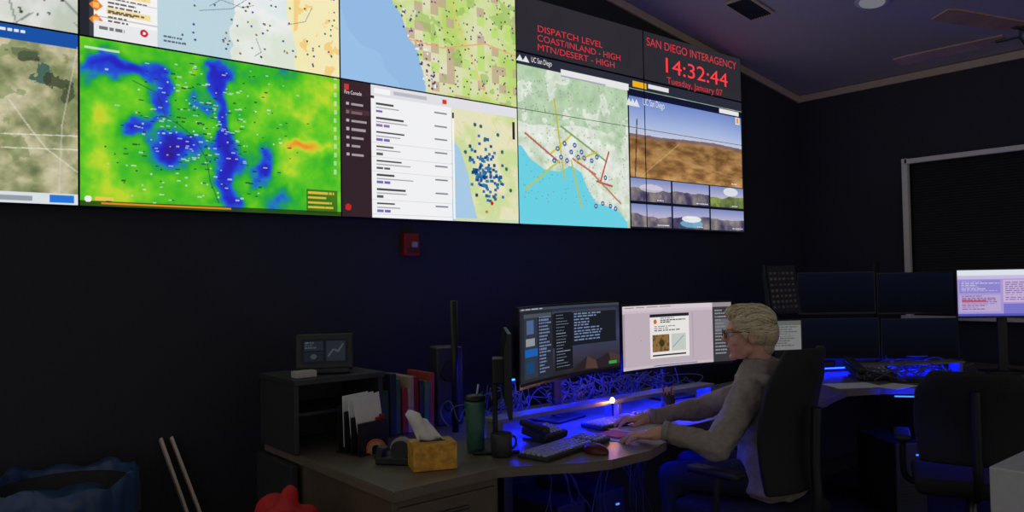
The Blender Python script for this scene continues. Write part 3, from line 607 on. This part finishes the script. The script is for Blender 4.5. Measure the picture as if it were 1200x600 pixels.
p=onz(724,496); lp=empty('small_desk_lamp',(p.x+.02,p.y+.05,.75))
bm=bmesh.new(); lathe(bm,[(.04,.001),(.042,.008),(.02,.014),(.006,.02),(.006,.085),(.016,.087)]); fin('base',bm,M_metal,lp,smooth=True)
bm=bmesh.new(); lathe(bm,[(.006,.087),(.009,.092),(.010,.098),(.007,.106),(.003,.109)]); fin('bulb',bm,emis('warm_bulb',(255,170,100),170),lp,smooth=True)
keyboard('keyboard',(2.68,-1.275,.75),.03)
ph=empty('desk_phone',(2.17,-1.29,.75),(0,0,.2)); bm=bmesh.new(); bbox(bm,(.16,.13,.03),(0,0,.03),Matrix.Rotation(.2,3,'X'),.006); bbox(bm,(.045,.14,.03),(-.07,0,.065),Matrix.Rotation(.2,3,'X'),.012); bbox(bm,(.14,.11,.012),(0,.01,.007)); fin('body',bm,M_dark,ph)
bm=bmesh.new()
for i in range(4):
    for j in range(4): bbox(bm,(.014,.014,.006),(-.02+i*.022,-.045+j*.022,.040+j*.0045),Matrix.Rotation(.2,3,'X'))
fin('buttons',bm,M_white,ph)
# ------------------------------------------------------------------ left floor items
tc=empty('trash_can',(.56,-.33,0))
bm=bmesh.new(); lathe(bm,[(.18,.005),(.19,.01),(.235,.66),(.245,.665),(.23,.665),(.18,.03)]); fin('bin',bm,M_dark,tc,smooth=True)
bm=bmesh.new(); n=72; prof=[(.205,.56),(.235,.60),(.25,.675),(.258,.70),(.262,.695),(.264,.63),(.262,.52)]
loftR=[]
for k,(r_,z_) in enumerate(prof):
    loftR.append([bm.verts.new(((r_+(.007*math.sin(i*1.7+k)+.006*math.sin(i*.9))*(1 if k>2 else .3))*math.cos(2*math.pi*i/n),(r_+.006*math.sin(i*1.7+k))*math.sin(2*math.pi*i/n),z_+(.012*math.sin(i*.8+k*.4)+.012*math.sin(i*.31)))) for i in range(n)])
for a,b in zip(loftR[:-1],loftR[1:]):
    for i in range(n): bm.faces.new((a[i],a[(i+1)%n],b[(i+1)%n],b[i]))
M_bag=mat('blue_bag_liner',(56,82,124),.35,var=.3,scale=12,bump=.5); fin('bag_liner',bm,M_bag,tc,smooth=True)
bm=bmesh.new()
for k in range(9): bsph(bm,(random.uniform(-.12,.12),random.uniform(-.12,.12),.58+random.uniform(-.03,.06)),(.08,.08,.05))
o=fin('bagged_trash',bm,M_bag,tc); remesh(o,.015,2)
lw=empty('leaning_slats')
M_slat=mat('slat_white',(245,226,206),.6,var=.05)
tx,tz=W(188,514,-.03)
bar('slat_1',(tx,-.03,tz),(tx+.17,-.30,.02),.012,.055,M_slat,lw,up=Vector((0,1,.3)))
bar('slat_2',(tx+.045,-.03,tz),(tx+.235,-.28,.02),.012,.055,M_slat,lw,up=Vector((0,1,.3)))
st=empty('step_stool',(1.08,-1.17,0)); bm=bmesh.new(); bbox(bm,(.3,.3,.025),(0,0,.45),None,.006)
for x in(-.12,.12):
    for y in (-.12,.12): bcone(bm,(x*1.1,y*1.1,0),(x,y,.44),.012,.012,10)
bbox(bm,(.25,.02,.02),(0,-.125,.2)); bbox(bm,(.25,.02,.02),(0,.125,.2)); fin('frame',bm,M_dark,st)
bm=bmesh.new()
for k in range(14): bsph(bm,(random.uniform(-.09,.09),random.uniform(-.09,.09),.05+random.uniform(0,.14)),(random.uniform(.04,.07),random.uniform(.04,.07),random.uniform(.04,.06)))
bcap(bm,(0,0,.15),(.03,.02,.225),.045,.03)
o=fin('red_bag',bm,mat('red_cloth',(205,26,34),.7,bump=.4),None,(1.08,-1.17,.475)); remesh(o,.012,3)
# ------------------------------------------------------------------ chairs
M_chair=mat('chair_fabric',(30,30,33),.8,scale=200,bump=.2)
def chair(name,loc,face,top=1.08,hw=.2):
    yaw=math.atan2(-face[0],face[1]); e=empty(name,loc,(0,0,yaw))
    box('seat',(.48,.46,.075),(0,0,.448),M_chair,e,bevel=.03,seg=4)
    bm=bmesh.new(); g=[]; nu,nv=12,14
    for j in range(nv+1):
        t=j/nv; z=.56+(top-.56)*t; w=hw+.02*math.sin(t*math.pi)-(.05*max(0,t-.8)/.2); yb=-.235-.05*t+.035*math.sin(t*math.pi*1.2)
        g.append([bm.verts.new((w*(2*i/nu-1),yb+.055*((2*i/nu-1)**2),z)) for i in range(nu+1)])
    for j in range(nv):
        for i in range(nu): bm.faces.new((g[j][i],g[j][i+1],g[j+1][i+1],g[j+1][i]))
    o=fin('backrest',bm,M_chair,e,smooth=True); s=o.modifiers.new('so','SOLIDIFY'); s.thickness=.035; s.offset=0; b=o.modifiers.new('b','BEVEL'); b.width=.01; b.segments=2
    curves('back_spine',[[(0,-.1,.40),(0,-.24,.40),(0,-.30,.5),(0,-.285,.7),(0,-.30,.9)]],.02,M_black,e)
    for sx in (-1,1):
        curves('arm_post',[[(sx*.2,0,.41),(sx*.27,0,.42),(sx*.285,-.02,.5),(sx*.28,-.03,.63)]],.015,M_black,e)
        box('armrest',(.07,.24,.03),(sx*.28,-.02,.645),M_black,e,bevel=.012,seg=3)
    cyl('gas_post',(0,0,.1),(0,0,.42),.028,.022,M_metal,e)
    bm=bmesh.new()
    for k in range(5):
        a=2*math.pi*k/5+.3; c_,s_=math.cos(a),math.sin(a); bcone(bm,(0,0,.1),(.29*c_,.29*s_,.068),.028,.015,12)
        bcone(bm,(.29*c_-.012*s_,.29*s_+.012*c_,.03),(.29*c_+.012*s_,.29*s_-.012*c_,.03),.03,.03,16); bcone(bm,(.29*c_,.29*s_,.03),(.29*c_,.29*s_,.075),.008,.008,8)
    bcone(bm,(0,0,.07),(0,0,.13),.04,.035); fin('star_base',bm,M_black,e); return e
OB=Vector((2.94,-1.82,0)); Fb=Vector((-.34,.94,0)).normalized(); Lb=Vector((-Fb.y,Fb.x,0))
def B(a,b,z): return OB+Fb*a+Lb*b+Vector((0,0,z))
chair('office_chair',(2.85,-1.83,0),(.0,1),1.13,.18)
chair('office_chair',(3.95,-2.28,0),(.9,.43),.98,.215)
# ------------------------------------------------------------------ seated woman
wo=empty('seated_woman')
M_skin=mat('skin',(228,174,150),.5,var=.06,scale=40); M_jack=mat('jacket_taupe',(158,146,140),.85,var=.12,scale=60,bump=.2)
M_hair=mat('hair_blond',(206,186,150),.5,var=.25,scale=90); M_pants=mat('trousers_dark',(36,38,46),.85)
bm=bmesh.new(); 
loft(bm,[(B(a,0,z),Lb*rb,Fb*ra) for z,a,rb,ra in [(.49,-.05,.15,.11),(.53,-.05,.19,.145),(.62,-.05,.185,.14),(.72,-.035,.175,.13),(.84,-.015,.185,.13),(.92,0,.19,.118),(.975,0,.165,.095),(1.01,.005,.11,.078),(1.04,.01,.07,.065)]])
sL=B(-.0,.17,.935); eL=Vector((2.60,-1.835,.735)); wL=Vector((2.465,-1.69,.800))
sR=B(.0,-.17,.935); eR=Vector((2.93,-1.52,.815)); wR=Vector((2.70,-1.42,.79))
bcap(bm,sL,eL,.07,.057); bcap(bm,eL,wL,.056,.038); bcap(bm,sR,eR,.066,.05); bcap(bm,eR,wR,.05,.037)
bsph(bm,eL,.058); bsph(bm,B(-.02,.1,.955),(.09,.09,.06)); bsph(bm,B(-.02,-.1,.955),(.09,.09,.06))
loft(bm,[(B(-.012,0,1.02),Lb*.082,Fb*.080),(B(-.016,0,1.062),Lb*.070,Fb*.070)])
o=fin('jacket',bm,M_jack,wo,smooth=True); remesh(o,.009,3)
tx_=bpy.data.textures.new('folds','CLOUDS'); tx_.noise_scale=.06; d_=o.modifiers.new('d','DISPLACE'); d_.texture=tx_; d_.strength=.028; d_.mid_level=.5
for nm,w_,e_ in [('cuff_left',wL,eL),('cuff_right',wR,eR)]:
    d=(w_-e_).normalized(); bm=bmesh.new(); bcone(bm,w_-d*.01,w_+d*.012,.042,.04,20); fin(nm,bm,M_jack,wo,smooth=True)
bm=bmesh.new()
for sgn in (1,-1):
    hp=B(-.03,sgn*.085,.572); kn=B(.36,sgn*.12,.55); an=B(.34,sgn*.13,.10)
    bcap(bm,hp,kn,.085,.06); bcap(bm,kn,an,.058,.042)
bsph(bm,B(-.05,0,.58),(.15,.15,.085)); o=fin('trousers',bm,M_pants,wo); remesh(o,.012,3)
for nm,sgn in (('shoe_left',1),('shoe_right',-1)):
    bm=bmesh.new(); rt=Matrix((Fb,Lb,Vector((0,0,1)))).transposed(); bsph(bm,B(.41,sgn*.13,.04),(.13,.045,.038),rt); bsph(bm,B(.34,sgn*.13,.06),(.05,.042,.055),rt); o=fin(nm,bm,M_black,wo); remesh(o,.008,2)
def hand(name,wr,fx,sgn):
    fx=Vector(fx).normalized(); nz=Vector((0,0,1)); nz=(nz-fx*nz.dot(fx)).normalized(); sx=fx.cross(nz)*sgn
    def q(a,b,c_): return wr+fx*a+sx*b+nz*c_
    rt=Matrix((fx,sx,nz)).transposed(); bm=bmesh.new(); bsph(bm,q(.05,0,0),(.048,.038,.017),rt); bcap(bm,q(-.03,0,0),q(.03,0,0),.027,.026)
    bsph(bm,q(.035,.022,-.003),(.032,.018,.015),rt)
    for b,L,s0 in [(.030,.070,.082),(.010,.080,.088),(-.010,.074,.086),(-.029,.058,.078)]:
        a=q(s0-.025,b*.8,.002); k1=q(s0,b,.006); k2=q(s0+L*.42,b*1.12,.005); k3=q(s0+L*.72,b*1.15,-.008); k4=q(s0+L*.9,b*1.15,-.022)
        bcap(bm,a,k1,.009,.0095,10); bcap(bm,k1,k2,.0092,.0085,10); bcap(bm,k2,k3,.0085,.0078,10); bcap(bm,k3,k4,.0078,.0068,10)
    t0=q(.025,.03,-.004); t1=q(.055,.052,-.008); t2=q(.085,.058,-.014); bcap(bm,t0,t1,.013,.0105,10); bcap(bm,t1,t2,.0105,.0085,10)
    o=fin(name,bm,M_skin,wo,smooth=True); remesh(o,.0028,2)
hand('hand_left',wL+Vector((-.02,.02,-.010)),(-.62,.70,-.12),1)
hand('hand_right',wR+Vector((-.02,.01,-.003)),(-.85,.45,-.03),-1)
# head
hc=Vector((2.935,-1.775,1.165)); Fh=Vector((-.68,.73,-.08)).normalized(); Lh=Vector((0,0,1)).cross(Fh).normalized(); Uh=Fh.cross(Lh)
MH=Matrix((Fh,Lh,Uh)).transposed().to_4x4(); MH.translation=hc
hd=empty('head'); hd.parent=wo; hd.matrix_world=MH
bm=bmesh.new()
bsph(bm,(-.012,0,.03),(.094,.074,.085)); bsph(bm,(.035,0,-.03),(.053,.056,.076)); bsph(bm,(.045,0,-.075),(.036,.038,.03)); bsph(bm,(.07,0,-.092),(.02,.02,.017))
bcap(bm,(.084,0,.022),(.106,0,-.016),.008,.011); bsph(bm,(.100,.009,-.02),(.01,.009,.008)); bsph(bm,(.100,-.009,-.02),(.01,.009,.008))
bsph(bm,(.072,0,.033),(.018,.05,.011)); bsph(bm,(.06,.036,-.02),(.026,.022,.026)); bsph(bm,(.06,-.036,-.02),(.026,.022,.026))
bsph(bm,(.083,0,-.048),(.013,.022,.0065)); bsph(bm,(.081,0,-.06),(.013,.02,.007))
bcap(bm,(-.02,0,-.05),(-.05,0,-.17),.050,.056); bcap(bm,(.01,.03,-.06),(.04,.02,-.085),.03,.02); bcap(bm,(.01,-.03,-.06),(.04,-.02,-.085),.03,.02)
for s in (1,-1): bsph(bm,(-.004,s*.076,-.008),(.017,.008,.03)); bsph(bm,(-.002,s*.082,.008),(.012,.005,.012))
o=fin('face_and_neck',bm,M_skin,hd,smooth=True); remesh(o,.0038,3)
M_eye=mat('eye_white',(230,230,228),.2); M_iris=mat('iris_dark',(50,60,70),.2); M_lip=mat('lips',(175,95,92),.5)
for s in (1,-1):
    bm=bmesh.new(); bsph(bm,(.078,s*.03,.012),.0115); fin('eye',bm,M_eye,hd,smooth=True); bm=bmesh.new(); bsph(bm,(.0865,s*.031,.012),(.004,.005,.005)); fin('iris',bm,M_iris,hd,smooth=True)
    curves('glasses_rim',[[(.103-abs(y_)*.12,s*(.034+y_),.010+z_) for y_,z_ in [(-.024,.0),(-.024,.013),(-.012,.018),(.012,.018),(.025,.013),(.025,-.006),(.014,-.018),(-.01,-.018),(-.024,-.01),(-.024,.0)]]],.0018,M_black,hd)
    curves('glasses_temple',[[(.1-.01,s*.059,.02),(.06,s*.077,.02),(.0,s*.084,.016),(-.02,s*.082,-.002)]],.0018,M_black,hd)
curves('glasses_bridge',[[(.103,-.011,.014),(.108,0,.017),(.103,.011,.014)]],.0018,M_black,hd)
bm=bmesh.new(); bsph(bm,(.0905,0,-.053),(.006,.018,.005)); fin('mouth',bm,M_lip,hd,smooth=True)
bm=bmesh.new()
bsph(bm,(-.028,0,.048),(.098,.088,.082)); bsph(bm,(-.072,0,.002),(.06,.076,.075)); bsph(bm,(.025,.0,.098),(.062,.066,.034)); bsph(bm,(-.07,0,-.060),(.036,.054,.042))
for s in (1,-1): bsph(bm,(-.03,s*.062,.005),(.042,.026,.05)); bsph(bm,(.03,s*.062,.05),(.035,.018,.04)); bsph(bm,(.022,s*.074,.01),(.010,.008,.03))
o=fin('hair_volume',bm,M_hair,hd,smooth=True); remesh(o,.004,2)
# strands laid on the hair volume, swept from the forehead back and down
from mathutils.bvhtree import BVHTree
bpy.context.view_layer.update(); dg=bpy.context.evaluated_depsgraph_get(); bv=BVHTree.FromObject(o,dg)
C0=Vector((-.02,0,.02)); paths=[]
for k in range(1500):
    ph_=random.uniform(-1.75,1.75); t0=random.uniform(.15,2.3); L=random.uniform(.35,.8); sw=random.uniform(-.22,.22); pts=[]; lift=random.uniform(.0,.004)
    for q_ in range(6):
        th=t0+L*q_/5; a=ph_+sw*q_/5
        d=Vector((math.cos(th),math.sin(th)*math.sin(a),math.sin(th)*math.cos(a))).normalized()
        hit=bv.ray_cast(C0+d*.4,-d)
        if hit[0] is None: continue
        pts.append(tuple(hit[0]+d*(lift*math.sin(q_/5*math.pi)+.0008)))
    if len(pts)>3: paths.append(pts)
for mi,(cc,sl) in enumerate([((248,234,204),slice(0,800)),((212,190,150),slice(800,1200)),((170,148,114),slice(1200,None))]):
    curves('hair_strands_%d'%(mi+1),paths[sl],.0012,mat('hair_strand_%d'%mi,cc,.45,var=.15),hd)
# ------------------------------------------------------------------ right station
d2=empty('corner_desk')
prism('worktop',[(3.93,-.85),(3.93,-1.6),(4.30,-1.52),(4.50,-1.62),(4.72,-1.86),(4.95,-2.2),(5.1,-2.7),(5.2,-3.2),(6.2,-3.2),(6.2,-.7)],.715,.75,M_desk,d2,bevel=.004)
bm=bmesh.new()
for x,y in [(4.05,-.95),(4.05,-1.4),(6.05,-.85),(6.05,-3.05),(5.35,-3.05)]: bbox(bm,(.06,.06,.71),(x,y,.3565))
fin('legs',bm,M_metal,d2); box('modesty_panel',(.02,1.6,.6),(6.0,-1.9,.40),M_dark,d2); box('modesty_panel_rear',(1.9,.02,.6),(5.05,-.9,.40),M_dark,d2)
M_led2=emis('led_blue_2',(5,24,255),55)
box('shelf',(.75,.12,.012),(5.15,-1.5,.83),M_riser,d2,rot=(0,0,-.5)); box('shelf_foot',(.02,.1,.075),(4.84,-1.33,.7875),M_riser,d2,rot=(0,0,-.5)); box('shelf_foot_2',(.02,.1,.075),(5.46,-1.67,.7875),M_riser,d2,rot=(0,0,-.5))
box('led_strip',(.7,.012,.006),(5.15,-1.5,.821),M_led2,d2,rot=(0,0,-.5)); box('led_strip_rear',(.9,.012,.006),(5.3,-1.25,.78),M_led2,d2,rot=(0,0,-.5))
bar('led_strip_under',(4.5,-1.70,.712),(4.9,-2.25,.712),.012,.005,M_led2,d2)
tower('computer_tower',(4.75,-1.55,0),-.6)
def paint_off_glow(c,w,h): c.a=ramp(c.Z/h,[(0,(8,9,14)),(1,(12,16,30))])  # unlit screens with a faint blue glow painted in, stronger toward the top
for i,(px,py,d) in enumerate([(980,343,5.3),(1073,343,5.35),(985,397,5.3),(1078,397,5.35)]):
    p=P(px,py,d); monitor('wide_monitor',p,(-.72,-.69),.50,.27,None,paint_off_glow,(20,12),desk=.75,stand=(i>1))
p1=P(1028,370,5.5); cyl('monitor_stand_pole',(p1.x,p1.y,.7505),(p1.x,p1.y,1.5),.02,.02,M_black)
def paint_purple(c,w,h):
    c.a[:]=(176,160,226); c.rect(0,.88*h,w,h,(236,240,250)); c.rect(0,.80*h,w,.88*h,(210,200,240)); c.rect(.02*w,.5*h,.45*w,.78*h,(150,140,220)); c.rect(.02*w,.1*h,.45*w,.46*h,(196,176,222)); c.rect(.48*w,.3*h,.98*w,.78*h,(214,190,226)); c.rect(.48*w,.05*h,.98*w,.26*h,(128,124,214))
    c.dashes(.04*w,.12*h,.44*w,.44*h,8,(140,110,170),4,1); c.dashes(.5*w,.32*h,.95*w,.74*h,9,(140,120,190),5,1); c.dashes(.04*w,.52*h,.44*w,.76*h,6,(210,205,240),8,1); c.rect(.04*w,.3*h,.3*w,.34*h,(200,90,120)); c.rect(0,0,w,.05*h,(90,90,200))
p=P(1178,343,5.0); monitor('wide_monitor',p,(-.74,-.67),.58,.30,None,paint_purple,(180,90),desk=.75,stand=True,sm=M_scr2)
def paint_tiles(c,w,h):
    c.a[:]=(18,18,22)
    for i in range(6):
        for j in range(7): c.rect((.06+i*.15)*w,(.08+j*.12)*h,(.15+i*.15)*w,(.13+j*.12)*h,random.choice([(44,38,34),(38,38,42),(30,30,36),(50,42,36)]))
p=P(918,338,4.5); e=monitor('raised_monitor',p,(-.05,-.99),.28,.27,None,paint_tiles,(90,60),desk=.75,stand=False,tilt=-.12)
cyl('raised_monitor_pole',(p.x+.01,p.y+.06,.7505),(p.x+.01,p.y+.06,p.z+.1),.016,.016,M_black)
def paint_grey(c,w,h): c.a[:]=(168,172,170); c.rect(0,.85*h,w,h,(130,135,134)); c.dashes(.08*w,.1*h,.9*w,.8*h,9,(120,124,122),2,1)
p=P(920,393,4.25); monitor('small_monitor',p,(-.5,-.87),.19,.16,None,paint_grey,(60,50),desk=.75,stand=True,sm=screenmat('lcd_dim',.45))
p=onz(1085,447); keyboard('keyboard',(p.x,p.y+.0,.75),-.9,M_black,M_dark)
p=onz(1020,444); ph=empty('desk_phone',(p.x,p.y,.7505),(0,0,-.7)); bm=bmesh.new(); bbox(bm,(.24,.2,.035),(0,0,.045),Matrix.Rotation(.25,3,'X'),.006); bbox(bm,(.05,.21,.035),(-.095,0,.09),Matrix.Rotation(.25,3,'X'),.012); bbox(bm,(.2,.17,.02),(0,.01,.011)); fin('body',bm,M_dark,ph)
bm=bmesh.new()
for i in range(5):
    for j in range(4): bbox(bm,(.016,.014,.006),(-.03+i*.028,-.06+j*.03,.055+j*.0075),Matrix.Rotation(.25,3,'X'))
fin('buttons',bm,M_white,ph)
paths=[]
for k in range(30):
    x,y=5.1+random.uniform(-.3,.5),-1.4+random.uniform(-.3,.2); p=[(x,y,.757)]
    for j in range(4): x+=random.uniform(-.15,.15); y+=random.uniform(-.12,.12); p.append((x,y,.757+random.uniform(0,.09)))
    paths.append(p)
curves('desk_cables',paths,.004,M_cable)
bm=bmesh.new(); bbox(bm,(.28,.2,.003),(0,0,.0025),None); bbox(bm,(.22,.15,.003),(.2,-.1,.006),Matrix.Rotation(.5,3,'Z')); q=onz(1000,456); fin('document_sheets',bm,M_paper,None,(q.x+.12,q.y+.06,.75),(0,0,-.6))
p=P(1178,547,2.75); wc=empty('white_cabinet',(p.x+.17,p.y-.17,0))
box('body',(.42,.42,p.z),(0,0,p.z/2+.001),M_white,wc,rot=(0,0,.0),bevel=.006); box('door',(.38,.012,p.z-.1),(0,-.217,p.z/2),M_white,wc,bevel=.004); box('handle',(.012,.02,.1),(-.15,-.23,p.z*.7),M_metal,wc,bevel=.003)
# ------------------------------------------------------------------ light: uniform world fill, added; enters where back and left walls are left out
w=bpy.data.worlds.new('world'); scene.world=w; w.use_nodes=True; w.node_tree.nodes['Background'].inputs[0].default_value=(1,.95,.92,1); w.node_tree.nodes['Background'].inputs[1].default_value=.27
